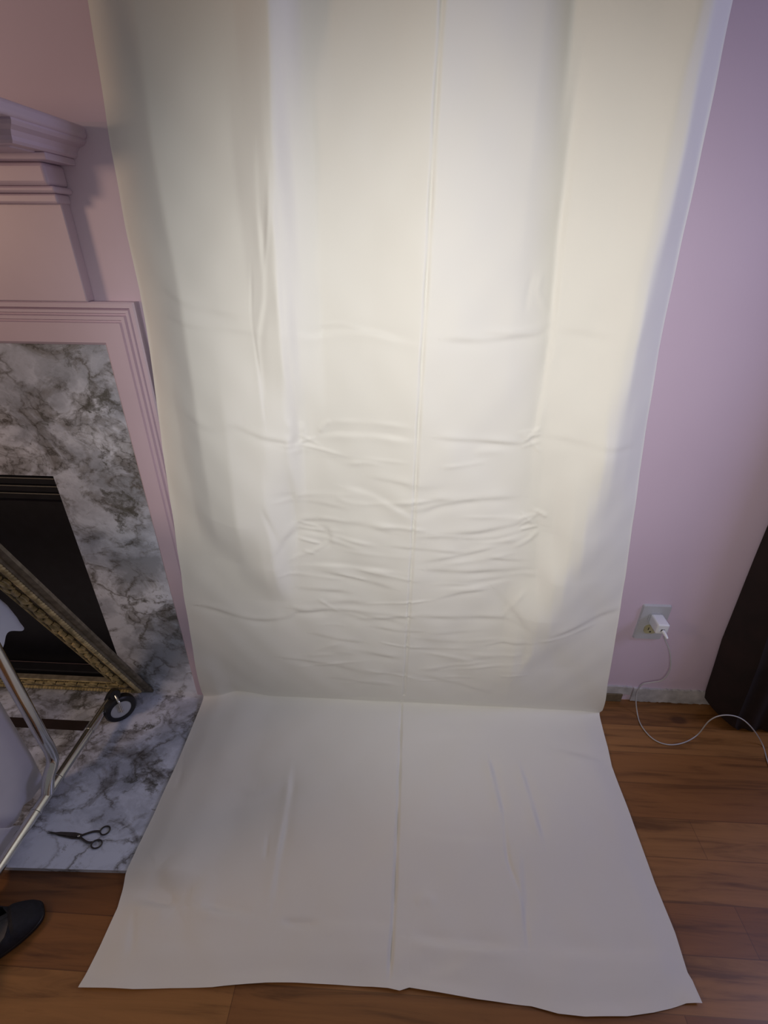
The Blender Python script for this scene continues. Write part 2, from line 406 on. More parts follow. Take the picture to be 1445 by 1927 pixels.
link('upright', upright(BX, 0), M_CHROME, rk)
bm = bmesh.new(); tube(bm, [(BX - 1.05, -.395, BZ), (BX - 1.05, -.35, .14), (BX - 1.05, -.358, 1.55)], .0125, 16); link('upright', bm, M_CHROME, rk)
bm = bmesh.new(); tube(bm, [(BX - 1.05, -.140, BZ), (BX - 1.05, -.70, BZ)], BR, 16); link('base_tube', bm, M_CHROME, rk)
bm = bmesh.new(); tube(bm, [(BX + .04, -.358, 1.555), (BX - 1.09, -.358, 1.555)], .0125, 20); link('hanging_rail', bm, M_CHROME, rk)
def castor(x, y, yaw, end):
    ax = Vector((math.cos(yaw), math.sin(yaw), 0)); o = Vector((x, y, .011 + .040))
    bm = bmesh.new()
    lathe(bm, [(.026, -.0105), (.036, -.0115), (.0395, -.008), (.0400, 0), (.0395, .008), (.036, .0115), (.026, .0105), (.026, -.0105)], o, ax, 40, False)
    w = link('castor_wheel', bm, M_RUBBER, rk)
    bm = bmesh.new()
    lathe(bm, [(.0, -.0135), (.006, -.0135), (.009, -.010), (.0262, -.0085), (.0262, .0085), (.009, .010), (.006, .0135), (.0, .0135)], o, ax, 32)
    link('wheel_hub', bm, M_HUB, w)
    # swivel cap on the tube's end and the fork that holds the axle
    top = Vector((end[0], end[1], BZ)); bm = bmesh.new()
    tube(bm, smooth_path([top, top + Vector((0, .012, .004)), top + Vector((.006, .020, .010)), o + Vector((0, 0, .047))], 6), [.0135] * 12 + [.0125] * 7, 16)
    link('end_cap', bm, M_RUBBER, rk)
    bm = bmesh.new()
    tube(bm, smooth_path([o + Vector((0, 0, .046)), o - ax * .0175 + Vector((0, 0, .034)), o - ax * .017 + Vector((0, 0, .012)), o - ax * .017], 6), .0035, 10)
    tube(bm, smooth_path([o + Vector((0, 0, .046)), o + ax * .0175 + Vector((0, 0, .034)), o + ax * .017 + Vector((0, 0, .012)), o + ax * .017], 6), .0035, 10)
    tube(bm, [o - ax * .018, o + ax * .018], .004, 10)
    link('castor_fork', bm, M_CHROME, rk)
for cx in (BX, BX - 1.05):
    castor(cx + .030, -.150, math.radians(-42), (cx, -.142)); castor(cx + .01, -.745, math.radians(-42), (cx, -.70))

# ------------------------------------------------------------------ white garments hanging from the rack
def garment(name, label, mat, x, rows, folds, amp, seed, thick=.03, hanger_z=1.5):
    """rows: list of (z, y_far, y_near); a closed cloth sack with soft vertical folds, wavy hem"""
    rnd = random.Random(seed); ph = [rnd.uniform(0, 6.28) for _ in range(4)]
    bm = bmesh.new(); N = 60; rings = []
    zs = np.concatenate([np.linspace(rows[0][0], .6, 30), np.linspace(.64, rows[-1][0], 16)])
    zr = [r[0] for r in rows]
    for z in zs:
        yf = np.interp(z, zr, [r[1] for r in rows]); yn = np.interp(z, zr, [r[2] for r in rows]); ring = []
        for k in range(N):
            th = 2 * math.pi * k / N; c, s_ = math.cos(th), math.sin(th)
            u = (1 - c) / 2
            y = yf + (yn - yf) * u
            fold = amp * math.sin(u * folds * 2 * math.pi + ph[0]) + amp * .5 * math.sin(u * folds * 3.7 * math.pi + ph[1] + z * 4)
            xx = x + (thick * .5 * (abs(s_) ** .6) * (1 if s_ > 0 else -1)) + fold
            zz = z
            if z < rows[0][0] + .02: zz += .010 * math.sin(u * 9 + ph[2])
            ring.append(bm.verts.new((xx, y, zz)))
        rings.append(ring)
    for a, b in zip(rings, rings[1:]):
        for k in range(N): bm.faces.new((a[k], a[(k + 1) % N], b[(k + 1) % N], b[k]))
    bm.faces.new(rings[-1])
    o = link(name, bm, mat); return o
def rest(o, label, cat, group):
    tag(o, label, cat, group)
g1 = garment('white_garment', '', M_CLOTHES, -.838, [(.040, -.350, -.47), (.12, -.347, -.53), (.40, -.352, -.56), (.62, -.385, -.56), (1.3, -.40, -.56), (1.48, -.42, -.44)], 1.6, .004, 4, thick=.015)
rest(g1, 'long white garment hanging on the chrome rack, right behind its upright tube', 'clothing', 'white clothes on the garment rack')
g2 = garment('white_garment', '', M_CLOTHES, -.816, [(.030, -.450, -.60), (.12, -.50, -.64), (.45, -.57, -.70), (.62, -.58, -.66), (1.48, -.58, -.62)], 1.3, .004, 9, thick=.014)
rest(g2, 'lowest hanging white garment at the left edge, its hem near the hearth front', 'clothing', 'white clothes on the garment rack')
g3 = garment('white_garment', '', M_CLOTHES2, -.812, [(.437, -.252, -.34), (.50, -.265, -.338), (.62, -.31, -.338), (.75, -.37, -.42), (1.3, -.385, -.5), (1.48, -.42, -.44)], 1.1, .003, 14, thick=.012)
rest(g3, 'bluish white garment corner showing below the gilt frame at the left edge', 'clothing', 'white clothes on the garment rack')

# ------------------------------------------------------------------ shoe
sh = thing('shoe', 'black slip-on shoe with grey insole on the wood floor at the lower left', 'shoe', (-.76, -.65, 0))
def shoe_outline(t):
    """centre-line from heel (0) to toe (1): half width"""
    return .034 * (math.sin(math.pi * min(1, t * 1.0 + .0)) ** .33) * (1 + .22 * math.sin((t - .45) * 3.2)) if 0 < t < 1 else 0.0005
HEEL = Vector((-.865, -.735, 0)); TOE = Vector((-.684, -.583, 0)); sd = (TOE - HEEL).normalized(); sl = (TOE - HEEL).length; ss = Vector((-sd.y, sd.x, 0))
def shoe_ring(t, w, z): return [HEEL + sd * sl * t + ss * w * s_ + Vector((0, 0, z)) for s_ in (-1, 1)]
def shoe_solid(bm, z0, z1, grow, top=None):
    n = 40; lo, hi = [], []
    ts = [(1 - math.cos(math.pi * i / n)) / 2 for i in range(n + 1)]
    loop = [(t, -1) for t in ts] + [(t, 1) for t in ts[::-1][1:-1]]
    for t, sgn in loop:
        w = shoe_outline(t) * sgn
        g_ = grow
        base = HEEL + sd * sl * (.5 + (t - .5) * (1 + g_ / sl * 2)) + ss * (w + sgn * g_ * (0 if t in (0, 1) else 1))
        lo.append(bm.verts.new(base + Vector((0, 0, z0)))); hi.append(bm.verts.new(base + Vector((0, 0, z1))))
    N = len(loop)
    bm.faces.new(lo[::-1]); bm.faces.new(hi)
    for i in range(N): bm.faces.new((lo[i], lo[(i + 1) % N], hi[(i + 1) % N], hi[i]))
bm = bmesh.new(); shoe_solid(bm, .001, .012, .002); link('sole', bm, M_RUBBER, sh, bevel=.003)
bm = bmesh.new(); shoe_solid(bm, .012, .016, -.006); link('insole', bm, M_INSOLE, sh)
# upper: toe vamp dome plus side walls, with the opening behind
bm = bmesh.new(); nt, na = 44, 22; grid = []; T_OPEN = .80
for i in range(nt + 1):
    t = (1 - math.cos(math.pi * i / nt)) / 2; w = shoe_outline(t) + .001
    T_OPEN = .80
    row = []
    for j in range(na + 1):
        a = math.pi * j / na
        full = .052 * min(1, math.sin(math.pi * min(1, .12 + (1 - t) * 2.6) / 2) if t > .5 else 1) * (1 - .25 * t)
        if t > .96: full *= max(.25, (1 - t) / .04)
        # towards the heel the roof opens: limit the arch angle
        op = 0 if t > T_OPEN else min(1, (T_OPEN - t) / .05) * .78
        lim = (math.pi / 2) * (1 - op)
        aa = lim * (1 - abs(1 - 2 * j / na)) if True else a
        side = -1 if j <= na / 2 else 1
        c = math.cos(aa); h = math.sin(aa)
        if op > 0: h = math.sin(aa) / max(.3, math.sin(lim)) * .8
        row.append(bm.verts.new(HEEL + sd * sl * t + ss * side * w * (c ** .7) + Vector((0, 0, .011 + full * h))))
    grid.append(row)
for i in range(nt):
    t = (1 - math.cos(math.pi * (i + .5) / nt)) / 2
    for j in range(na):
        mid = (j == na // 2 or j == na // 2 - 1)
        q = (grid[i][j], grid[i + 1][j], grid[i + 1][j + 1], grid[i][j + 1])
        if t < T_OPEN and (j == na // 2 or j == na // 2 - 1): continue
        try: bm.faces.new(q)
        except ValueError: pass
uo = link('upper', bm, M_SHOE, sh); so = uo.modifiers.new('thick', 'SOLIDIFY'); so.thickness = .002; so.offset = 0

# ------------------------------------------------------------------ scissors on the hearth
scs = thing('scissors', 'small dark scissors lying on the marble hearth near its front edge', 'scissors', (-.688, -.454, .011))
PV = Vector((-.690, -.4535, .0135))
def blade(bm, tip, s_, z):
    d = (Vector(tip) - PV); d.z = 0; L = d.length; d.normalize(); n = Vector((-d.y, d.x, 0)) * s_; zz = Vector((0, 0, z))
    P = [PV + d * -.006 + n * .0045, PV + d * .012 + n * .0065, PV + d * L * .6 + n * .0050, PV + d * L, PV + d * L * .6 - n * .0008, PV - d * .006 - n * .003]
    lo = [bm.verts.new(p + zz) for p in P]; hi = [bm.verts.new(p + zz + Vector((0, 0, .0015))) for p in P]
    bm.faces.new(lo); bm.faces.new(hi)
    for i in range(6): bm.faces.new((lo[i], lo[(i + 1) % 6], hi[(i + 1) % 6], hi[i]))
for s_, tip, z, cen, rx_, ry_, q in ((1, (-.765, -.447, 0), -.0012, (-.6395, -.4385), .010, .009, 0), (-1, (-.764, -.4515, 0), .0004, (-.6425, -.4665), .011, .0085, 1)):
    bm = bmesh.new(); blade(bm, tip, s_, z); bo = link('blade', bm, M_STEEL, scs, smooth=False)
    bm = bmesh.new(); zc = .0138
    c = Vector((cen[0], cen[1], zc)); mid = (PV + c) / 2 + Vector((0, .0035 if q == 0 else -.0035, .001)); mid.z = zc
    st = c + (PV - c).normalized() * rx_ * .95; st.z = zc
    tube(bm, smooth_path([PV, mid, st], 8), [.0022] * 17, 8)
    tube(bm, [c + Vector((rx_ * math.cos(a_), ry_ * math.sin(a_), 0)) for a_ in [2 * math.pi * i / 28 for i in range(28)]], .0016, 8, closed=True)
    link('finger_loop', bm, M_STEEL, bo)
bm = bmesh.new(); lathe(bm, [(.0, -.002), (.0026, -.002), (.0026, .0022), (.0015, .003), (0, .003)], PV, (0, 0, 1), 16); link('pivot_screw', bm, M_CHROME, scs)

# ------------------------------------------------------------------ outlet, charger, cable
OXc, OZc = .6515, .296
ot = thing('wall_outlet', 'duplex wall outlet with pale cover plate low on the pink wall', 'outlet', (OXc, 0, OZc))
def rrect(bm, cx, cz, w, h, y0, y1, r=.006, inset=0):
    lp = []
    for qx, qz, a0 in ((1, 1, 0), (-1, 1, 90), (-1, -1, 180), (1, -1, 270)):
        for k in range(6):
            a = math.radians(a0 + 18 * k); lp.append((cx + qx * (w / 2 - r) + r * math.cos(a), cz + qz * (h / 2 - r) + r * math.sin(a)))
    f = [bm.verts.new((cx + (x - cx) * (1 - inset), y1, cz + (z - cz) * (1 - inset))) for x, z in lp]; b = [bm.verts.new((x, y0, z)) for x, z in lp]
    n = len(lp); bm.faces.new(f); bm.faces.new(b[::-1])
    for i in range(n): bm.faces.new((f[i], f[(i + 1) % n], b[(i + 1) % n], b[i]))
bm = bmesh.new(); rrect(bm, OXc, OZc, .072, .115, 0, -.006, .005, .05); link('cover_plate', bm, M_PLATE, ot, smooth=False)
for dz in (.0195, -.0195):
    bm = bmesh.new(); rrect(bm, OXc, OZc + dz, .034, .028, -.005, -.0085, .010); so_ = link('socket', bm, M_SOCKET if dz < 0 else M_PLATE, ot, smooth=False)
    bm = bmesh.new()
    box(bm, (OXc - .0075, -.0090, OZc + dz - .002), (OXc - .0055, -.0083, OZc + dz + .006)); box(bm, (OXc + .0055, -.0090, OZc + dz - .002), (OXc + .0075, -.0083, OZc + dz + .006))
    box(bm, (OXc - .002, -.0090, OZc + dz - .010), (OXc + .002, -.0083, OZc + dz - .006)); link('socket_slot', bm, M_DARK, so_, smooth=False)
bm = bmesh.new(); lathe(bm, [(.0, 0), (.003, 0), (.003, .0075), (.002, .0085), (0, .0085)], (OXc, 0, OZc), (0, -1, 0), 14); link('plate_screw', bm, M_PLASTIC, ot)
ch = thing('phone_charger', 'white cube phone charger plugged into the upper socket', 'charger', (OXc, -.009, OZc + .02))
bm = bmesh.new(); box(bm, (OXc - .014, -.052, OZc + .004), (OXc + .016, -.0092, OZc + .034)); link('charger_body', bm, M_PLASTIC, ch, bevel=.004, seg=3)
bm = bmesh.new(); box(bm, (OXc - .0035, -.0525, OZc + .013), (OXc + .0055, -.0515, OZc + .020)); link('charger_port', bm, M_DARK, ch, smooth=False)
cb = thing('charging_cable', 'thin white charging cable curling from the charger down across the wood floor', 'cable', (.70, -.05, .0))
plug = Vector((OXc + .001, -.0525, OZc + .0165))
bm = bmesh.new(); tube(bm, [plug, plug + Vector((.003, -.010, -.004)), plug + Vector((.006, -.018, -.009))], [.0042, .0042, .0026], 12); link('cable_plug', bm, M_PLASTIC, cb)
pts = [plug + Vector((.006, -.018, -.009))]
for p in ((1250, 1200), (1259, 1222), (1262, 1245)): pts.append(Vector(at_y(*p, -.060)))
for p, y in (((1259, 1264), -.055), ((1246, 1280), -.048), ((1226, 1284), -.040), ((1207, 1289), -.036)): pts.append(Vector(at_y(*p, y)))
pts += [Vector(at_y(1197, 1310, -.034)), Vector(at_z(1199, 1342, .006))]
for p in ((1207, 1366), (1228, 1390), (1255, 1401), (1285, 1398)): pts.append(Vector(at_z(*p, .003)))
pts.append(Vector(at_z(1312, 1383, .006)))
for p, y in (((1335, 1356), -.118), ((1360, 1346), -.122), ((1390, 1350), -.128), ((1414, 1369), -.140)): pts.append(Vector(at_y(*p, y)))
pts += [Vector(at_z(1434, 1400, .006)), Vector(at_z(1444, 1432, .003)), Vector(at_z(1460, 1475, .003))]
bm = bmesh.new(); tube(bm, smooth_path(pts, 8), .0015, 10); link('cable_cord', bm, M_CABLE, cb)

# ------------------------------------------------------------------ dark curtain at the right edge
bm = bmesh.new(); cols = 90; rings = []
zs = [0.004, .012, .03, .06, .10, .16, .25, .34, .51, .8, 1.2, 1.7, 2.2]; xle = [.893, .882, .868, .862, .858, .852, .842, .838, .830, .82, .81, .80, .80]
for z, xl in zip(zs, xle):
    ring = []
    for k in range(cols + 1):
        u = k / cols; x = xl + (1.10 - xl) * u
        fl = .5 + .5 * math.sin(u * 9 * 2 * math.pi * .5 - 1.35)
        dpt = .006 + (.092 if z < .3 else .080) * (min(1, u * 7) ** .5) * (.90 + .10 * fl)
        if z < .03: dpt -= (.03 - z) * .3
        ring.append((bm.verts.new((x, -dpt - .002, z)),))
    back = [(bm.verts.new((xl + (1.10 - xl) * (1 - k / cols), -.004 - .002 * math.sin(k), z)),) for k in range(cols + 1)]
    rings.append([v[0] for v in ring + back])
for a, b in zip(rings, rings[1:]):
    n = len(a)
    for k in range(n): bm.faces.new((a[k], a[(k + 1) % n], b[(k + 1) % n], b[k]))
bm.faces.new(rings[0]); bm.faces.new(rings[-1])
tag(link('curtain', bm, M_CURTAIN), 'very dark brown curtain reaching the floor at the right edge of the pink wall', 'curtain')

# ------------------------------------------------------------------ cream cloth backdrop
YJ, YP = -.052, -.115
def ybase(v): return YP + (YJ - YP) * np.exp(-np.maximum(v, 0) / .10)
def px2xv(px, py, dy=0):
    q = at_z(px, py, .004)
    if ray(px, py)[2] < -.02 and q[1] < YJ: return q[0], q[1] - YJ
    y = YP
    for _ in range(4): q = at_y(px, py, y); y = float(ybase(np.array(q[2]))) + dy * min(1, max(0, q[2] / .85))
    return q[0], q[2]
LE = [(165, 0), (190, 150), (214, 300), (243, 450), (268, 565), (294, 720), (312, 850), (333, 975), (349, 1080), (361, 1170), (375, 1265), (386, 1303), (352, 1400), (334, 1444), (317, 1481), (291, 1539), (262, 1598), (238, 1650), (221, 1708), (186, 1784), (148, 1859)]
RE = [(1376, 0), (1345, 150), (1312, 303), (1277, 474), (1239, 663), (1220, 782), (1205, 900), (1191, 1000), (1180, 1091), (1169, 1156), (1156, 1226), (1143, 1290), (1132, 1340), (1131, 1363), (1143, 1405), (1151, 1441), (1180, 1518), (1205, 1586), (1232, 1660), (1270, 1755), (1306, 1862), (1318, 1884)]
BE = [(148, 1859), (200, 1860), (250, 1862), (320, 1859), (400, 1858), (465, 1852), (500, 1850), (560, 1850), (640, 1853), (700, 1857), (730, 1860), (752, 1865), (770, 1859), (800, 1864), (900, 1881), (1000, 1893), (1050, 1908), (1100, 1914), (1180, 1913), (1230, 1906), (1262, 1898), (1290, 1889), (1316, 1889)]
def table(pts, dy):
    a = np.array([px2xv(*p, dy) for p in pts]); o = np.argsort(a[:, 1]); return a[o]
TL, TR = table(LE, .054), table(RE, .012); TB = np.array([px2xv(*p) for p in BE]); TB = TB[np.argsort(TB[:, 0])]
VT = 2.25
def edge(T, v, lim): 
    e = np.interp(v, T[:, 1], T[:, 0]); return np.where(v > T[-1, 1], T[-1, 0] + (lim - T[-1, 0]) * (v - T[-1, 1]) / (VT - T[-1, 1]), e)
NS = 620
vr = np.concatenate([np.arange(-.64, -.02, .0032), np.arange(-.02, .04, .002), np.arange(.04, 1.50, .0022), np.arange(1.50, VT, .02)])
s = np.linspace(0, 1, NS); S, VR = np.meshgrid(s, vr)
xl, xr_ = edge(TL, VR, -.42), edge(TR, VR, .38); X = xl + (xr_ - xl) * S
vend = np.interp(X, TB[:, 0], TB[:, 1]); rng = np.random.default_rng(4)
V = np.where(VR < -.5, -.5 + (VR + .5) / (-.64 + .5) * (vend + .5), VR)
# big soft folds: height towards the room (cm) at pixel columns of a few rows
ROWS = [
 (0, [(165, -2.8), (205, -1.2), (250, .2), (330, .5), (400, .6), (440, .9), (475, 1.9), (505, 2.7), (530, 2.1), (560, .7), (620, .4), (740, 1.2), (828, 2.4), (836, 2.4), (950, 1.5), (1030, .6), (1078, -.7), (1095, -.3), (1150, .5), (1250, 1.8), (1320, 2.9), (1345, 2.7), (1376, -.5)]),
 (300, [(212, -2.7), (250, -1.0), (290, .4), (400, 1.0), (440, 1.2), (475, 1.9), (500, 2.4), (520, 2.5), (545, 1.1), (590, .5), (700, 1.2), (815, 2.3), (900, 1.7), (1000, .8), (1066, -.6), (1080, -.2), (1110, .4), (1180, 1.4), (1250, 2.6), (1285, 2.6), (1312, -.3)]),
 (640, [(283, -2.6), (318, -.8), (350, .7), (420, 1.2), (480, 1.5), (505, 1.9), (528, 2.2), (545, 1.9), (556, 1.1), (605, .2), (700, 1.0), (793, 2.1), (860, 1.7), (960, .8), (1030, -.3), (1045, .0), (1065, .3), (1120, 1.1), (1180, 2.2), (1203, 2.3), (1243, -.8)]),
 (850, [(312, -2.2), (345, -1.1), (380, .8), (430, 1.5), (500, 1.5), (545, 1.0), (568, -.3), (595, -.2), (660, .6), (783, 1.6), (850, 1.4), (960, .6), (1000, .2), (1025, .4), (1080, 1.4), (1140, 2.5), (1160, 2.2), (1185, .9), (1212, -1.0)]),
 (1000, [(337, -1.2), (375, -.5), (405, .7), (450, 1.7), (510, 1.5), (535, .6), (557, -.4), (600, -.2), (660, .5), (778, 1.4), (850, 1.2), (960, .7), (1010, .4), (1040, .8), (1075, 2.1), (1100, 2.3), (1125, 1.6), (1160, .3), (1191, -1.0)]),
 (1080, [(349, -.7), (400, -.3), (450, .3), (500, 1.3), (522, 1.4), (545, .2), (560, .0), (640, .3), (775, 1.2), (850, 1.0), (960, .6), (1010, .8), (1040, 2.0), (1062, 2.2), (1090, 1.6), (1140, .2), (1181, -1.0)]),
 (1150, [(359, -.4), (450, .1), (520, .3), (560, .1), (640, .3), (770, .9), (860, .8), (950, .7), (975, 1.3), (1010, 2.0), (1035, 2.0), (1065, 1.4), (1120, .1), (1170, -.8)]),
 (1250, [(373, -.2), (450, .1), (560, .2), (640, .2), (765, .5), (860, .4), (940, 1.0), (962, 1.4), (985, 1.2), (1040, .3), (1090, -.1), (1150, -.4)]),
 (1320, [(385, 0), (560, .0), (760, .15), (950, .1), (970, .1), (1140, 0)])]
def smooth1(a, k):
    w = np.hanning(k); w /= w.sum(); return np.convolve(np.pad(a, k // 2, mode='edge'), w, 'valid')[:len(a)]
hv, hs = [], []
for py, kn in ROWS:
    pts = np.array([px2xv(px, py, -h_ * .020) for px, h_ in kn]); vv = float(np.mean(pts[:, 1]))
    x0, x1 = float(edge(TL, np.array(vv), -.42)), float(edge(TR, np.array(vv), .38))
    ss_ = (pts[:, 0] - x0) / (x1 - x0); o = np.argsort(ss_)
    h = np.interp(s, ss_[o], np.array([k[1] for k in kn])[o] * .01)
    hv.append(vv); hs.append(smooth1(h, 15))
o = np.argsort(hv); hv = np.array(hv)[o]; hs = np.array(hs)[o]
H = np.zeros_like(X)
def ss3(t): t = np.clip(t, 0, 1); return t * t * (3 - 2 * t)
for i in range(len(hv) - 1):
    msk = (V >= hv[i]) & (V < hv[i + 1]); t = ss3((V - hv[i]) / (hv[i + 1] - hv[i])) * .5 + .5 * np.clip((V - hv[i]) / (hv[i + 1] - hv[i]), 0, 1)
    H = np.where(msk, hs[i][None, :] * (1 - t) + hs[i + 1][None, :] * t, H)
H = np.where(V >= hv[-1], hs[-1][None, :], H)
# creases: pixel polyline, height mm, width m, kind
CR = [
 ([(830, 0), (815, 250), (803, 500), (795, 640), (785, 830), (777, 1000), (769, 1150), (760, 1310)], -3.4, .0034, 'g'),
 ([(755, 1322), (750, 1500), (742, 1700), (731, 1862)], -2.6, .0036, 'g'),
 ([(300, 572), (380, 590), (460, 603)], 1.0, .006, 's'),
 ([(290, 622), (400, 625), (480, 632), (520, 645)], .7, .005, 's'),
 ([(560, 632), (590, 642), (640, 632), (700, 630), (760, 645), (795, 650)], -1.8, .005, 's'),
 ([(600, 622), (640, 618), (690, 628)], 1.2, .005, 'g'),
 ([(830, 642), (900, 648), (960, 642), (1010, 640), (1040, 618)], 1.9, .005, 's'),
 ([(900, 628), (960, 632), (1020, 625)], .9, .005, 'g'),
 ([(1045, 630), (1090, 634), (1150, 645)], .8, .006, 's'),
 ([(345, 800), (400, 812), (470, 800)], .9, .008, 's'),
 ([(450, 802), (500, 822), (550, 835), (562, 825)], 1.4, .005, 's'),
 ([(600, 830), (640, 822), (700, 820), (780, 827)], -1.9, .005, 's'),
 ([(620, 800), (700, 798), (780, 804)], 1.0, .006, 'g'),
 ([(820, 822), (900, 832), (980, 842), (1000, 832)], 2.0, .0045, 's'),
 ([(1015, 825), (1060, 828), (1150, 840), (1200, 845)], .9, .006, 's'),
 ([(380, 1155), (430, 1165), (500, 1172), (545, 1165), (560, 1155), (640, 1150), (760, 1158)], 1.7, .006, 's'),
 ([(780, 1155), (850, 1160), (950, 1160), (985, 1172)], 1.6, .006, 's'),
 ([(1020, 1190), (1080, 1178), (1169, 1156)], 1.6, .007, 's'),
 ([(1000, 1195), (1060, 1192), (1120, 1180)], .9, .006, 'g'),
 ([(498, 300), (500, 400), (512, 560), (497, 640), (503, 750), (508, 800)], -1.6, .004, 's'),
 ([(540, 310), (532, 400), (540, 560), (548, 700), (562, 830)], -2.2, .004, 's'),
 ([(522, 330), (520, 430), (508, 540)], 1.4, .004, 'g'),
 ([(485, 500), (483, 600), (500, 720), (508, 790)], -1.0, .003, 'g'),
 ([(545, 850), (555, 820), (548, 790)], 2.5, .006, 'g'),
 ([(565, 800), (572, 830), (560, 860)], 2.0, .006, 'g'), ([(600, 822), (612, 805), (625, 798)], 2.2, .006, 'g'),
 ([(1075, 330), (1062, 430), (1048, 560), (1040, 640)], 1.6, .004, 's'), ([(1040, 640), (1025, 720), (1005, 830)], 1.8, .005, 's'),
 ([(1000, 520), (990, 560), (985, 600)], -.9, .006, 'g'), ([(1020, 520), (1010, 560), (1030, 600)], .9, .006, 'g'),
 ([(500, 950), (520, 1000), (535, 1040)], -2.0, .006, 'g'), ([(520, 1045), (560, 990), (640, 985)], 2.0, .006, 's'),
 ([(530, 1020), (570, 1000), (620, 1000), (625, 1030), (600, 1045)], 1.8, .006, 's'),
 ([(540, 1060), (600, 1040), (640, 1010)], 1.3, .006, 'g'),
 ([(650, 920), (700, 930), (775, 968)], -1.6, .006, 's'), ([(640, 985), (700, 990), (740, 1000)], 1.2, .006, 's'),
 ([(700, 900), (740, 905), (778, 910)], 1.4, .005, 's'), ([(785, 965), (820, 948), (900, 938), (980, 940)], 1.6, .006, 's'),
 ([(820, 1000), (900, 1000), (980, 985), (1012, 990)], 2.2, .006, 's'), ([(860, 1015), (930, 1015), (1000, 998)], -1.3, .006, 'g'),
 ([(960, 1030), (990, 1018), (1012, 1000)], 1.6, .006, 'g'), ([(1000, 962), (1015, 968), (1025, 975)], 1.8, .005, 'g'),
 ([(560, 1068), (640, 1066), (750, 1072)], -1.3, .005, 's'), ([(600, 1078), (670, 1090), (740, 1105)], 1.6, .006, 's'),
 ([(800, 1068), (880, 1074), (950, 1072), (985, 1070)], 2.0, .006, 's'), ([(820, 1105), (900, 1100), (970, 1085)], -1.1, .006, 's'),
 ([(570, 1240), (610, 1222), (650, 1210)], 1.2, .008, 'g'), ([(590, 1265), (630, 1255), (700, 1270), (750, 1265)], 1.4, .008, 's'),
 ([(660, 1225), (700, 1230), (755, 1240)], 1.3, .006, 's'), ([(790, 1228), (850, 1235), (900, 1242)], 1.5, .007, 'g'),
 ([(790, 1270), (850, 1285), (910, 1300), (940, 1310)], 1.8, .008, 's'), ([(640, 1290), (700, 1282), (750, 1290)], 1.0, .008, 'g'),
 ([(930, 1110), (960, 1140), (985, 1170), (990, 1220), (960, 1270)], 2.2, .008, 's'),
 ([(940, 1160), (965, 1130), (985, 1105)], 1.4, .006, 'g'),
 ([(600, 1130), (625, 1145), (640, 1155)], 1.2, .005, 'g'),
 # on the floor
 ([(550, 1440), (545, 1500), (535, 1560), (525, 1615), (512, 1700)], -2.0, .006, 's'), ([(505, 1570), (500, 1620)], -1.0, .005, 'g'),
 ([(920, 1430), (935, 1490), (945, 1535)], -2.6, .006, 's'), ([(948, 1540), (955, 1620), (985, 1700), (995, 1800)], -1.4, .005, 'g'),
 ([(978, 1440), (1000, 1510), (1022, 1590)], -1.8, .006, 's'), ([(980, 1610), (985, 1700), (992, 1750)], -1.4, .006, 's'),
 ([(1030, 1410), (1090, 1425), (1150, 1436)], -1.2, .008, 's'),
 ([(775, 1768), (830, 1778), (900, 1785), (980, 1790)], -2.6, .007, 's'), ([(980, 1790), (1060, 1795), (1140, 1798), (1270, 1797)], -1.5, .010, 's'),
 ([(795, 1838), (840, 1828), (880, 1810)], -.9, .008, 's'), ([(780, 1700), (800, 1690), (820, 1702)], .9, .010, 'g'),
 ([(378, 1710), (420, 1718), (472, 1726)], -2.6, .007, 's'), ([(530, 1735), (560, 1739), (600, 1739)], -1.8, .006, 'g'), ([(600, 1739), (740, 1745)], -.8, .008, 's'),
 ([(232, 1697), (280, 1700), (335, 1708)], -4.0, .010, 's'), ([(335, 1708), (318, 1670), (300, 1640)], -2.2, .014, 's'), ([(345, 1700), (370, 1670), (400, 1640)], -1.6, .012, 's'),
 ([(252, 1700), (250, 1760), (248, 1800)], -1.2, .008, 'g'), ([(250, 1780), (320, 1782), (370, 1780)], -1.0, .009, 's'), ([(360, 1700), (355, 1760), (380, 1800)], 1.0, .014, 's'),
 ([(440, 1480), (480, 1500), (560, 1470)], 1.2, .012, 's'),
 ([(345, 1420), (342, 1460), (335, 1490)], -1.4, .008, 'g'), ([(770, 1570), (850, 1580), (960, 1585)], -.7, .008, 's'), ([(780, 1390), (900, 1385)], .6, .012, 's'),
]
rnd = random.Random(11)
for _ in range(84):      # small random gathers across the lower drop
    x = rnd.choice([rnd.uniform(570, 760), rnd.uniform(790, 990)]); y = rnd.uniform(850, 1290); L = rnd.uniform(25, 75)
    sl = rnd.uniform(-.12, .22) if x < 780 else rnd.uniform(-.2, .12)
    if x + L > 1010: x -= L
    CR.append(([(x - L, y - sl * L), (x, y + rnd.uniform(-4, 4)), (x + L, y + sl * L)], rnd.uniform(.5, 1.4), rnd.uniform(.0035, .008), rnd.choice('gs')))
for _ in range(16):      # short puckers radiating from the two pinched pleats
    cx_, cy_ = rnd.choice([(560, 1010), (560, 840), (1010, 990), (1015, 835), (570, 1060)]); a = rnd.uniform(-.9, .9) + (math.pi if cx_ > 900 else 0); L = rnd.uniform(25, 60)
    CR.append(([(cx_, cy_ + rnd.uniform(-25, 25)), (cx_ + L * math.cos(a), cy_ + L * math.sin(a) * .6)], rnd.uniform(.8, 1.8), .004, 'g'))
HC = np.zeros_like(X)
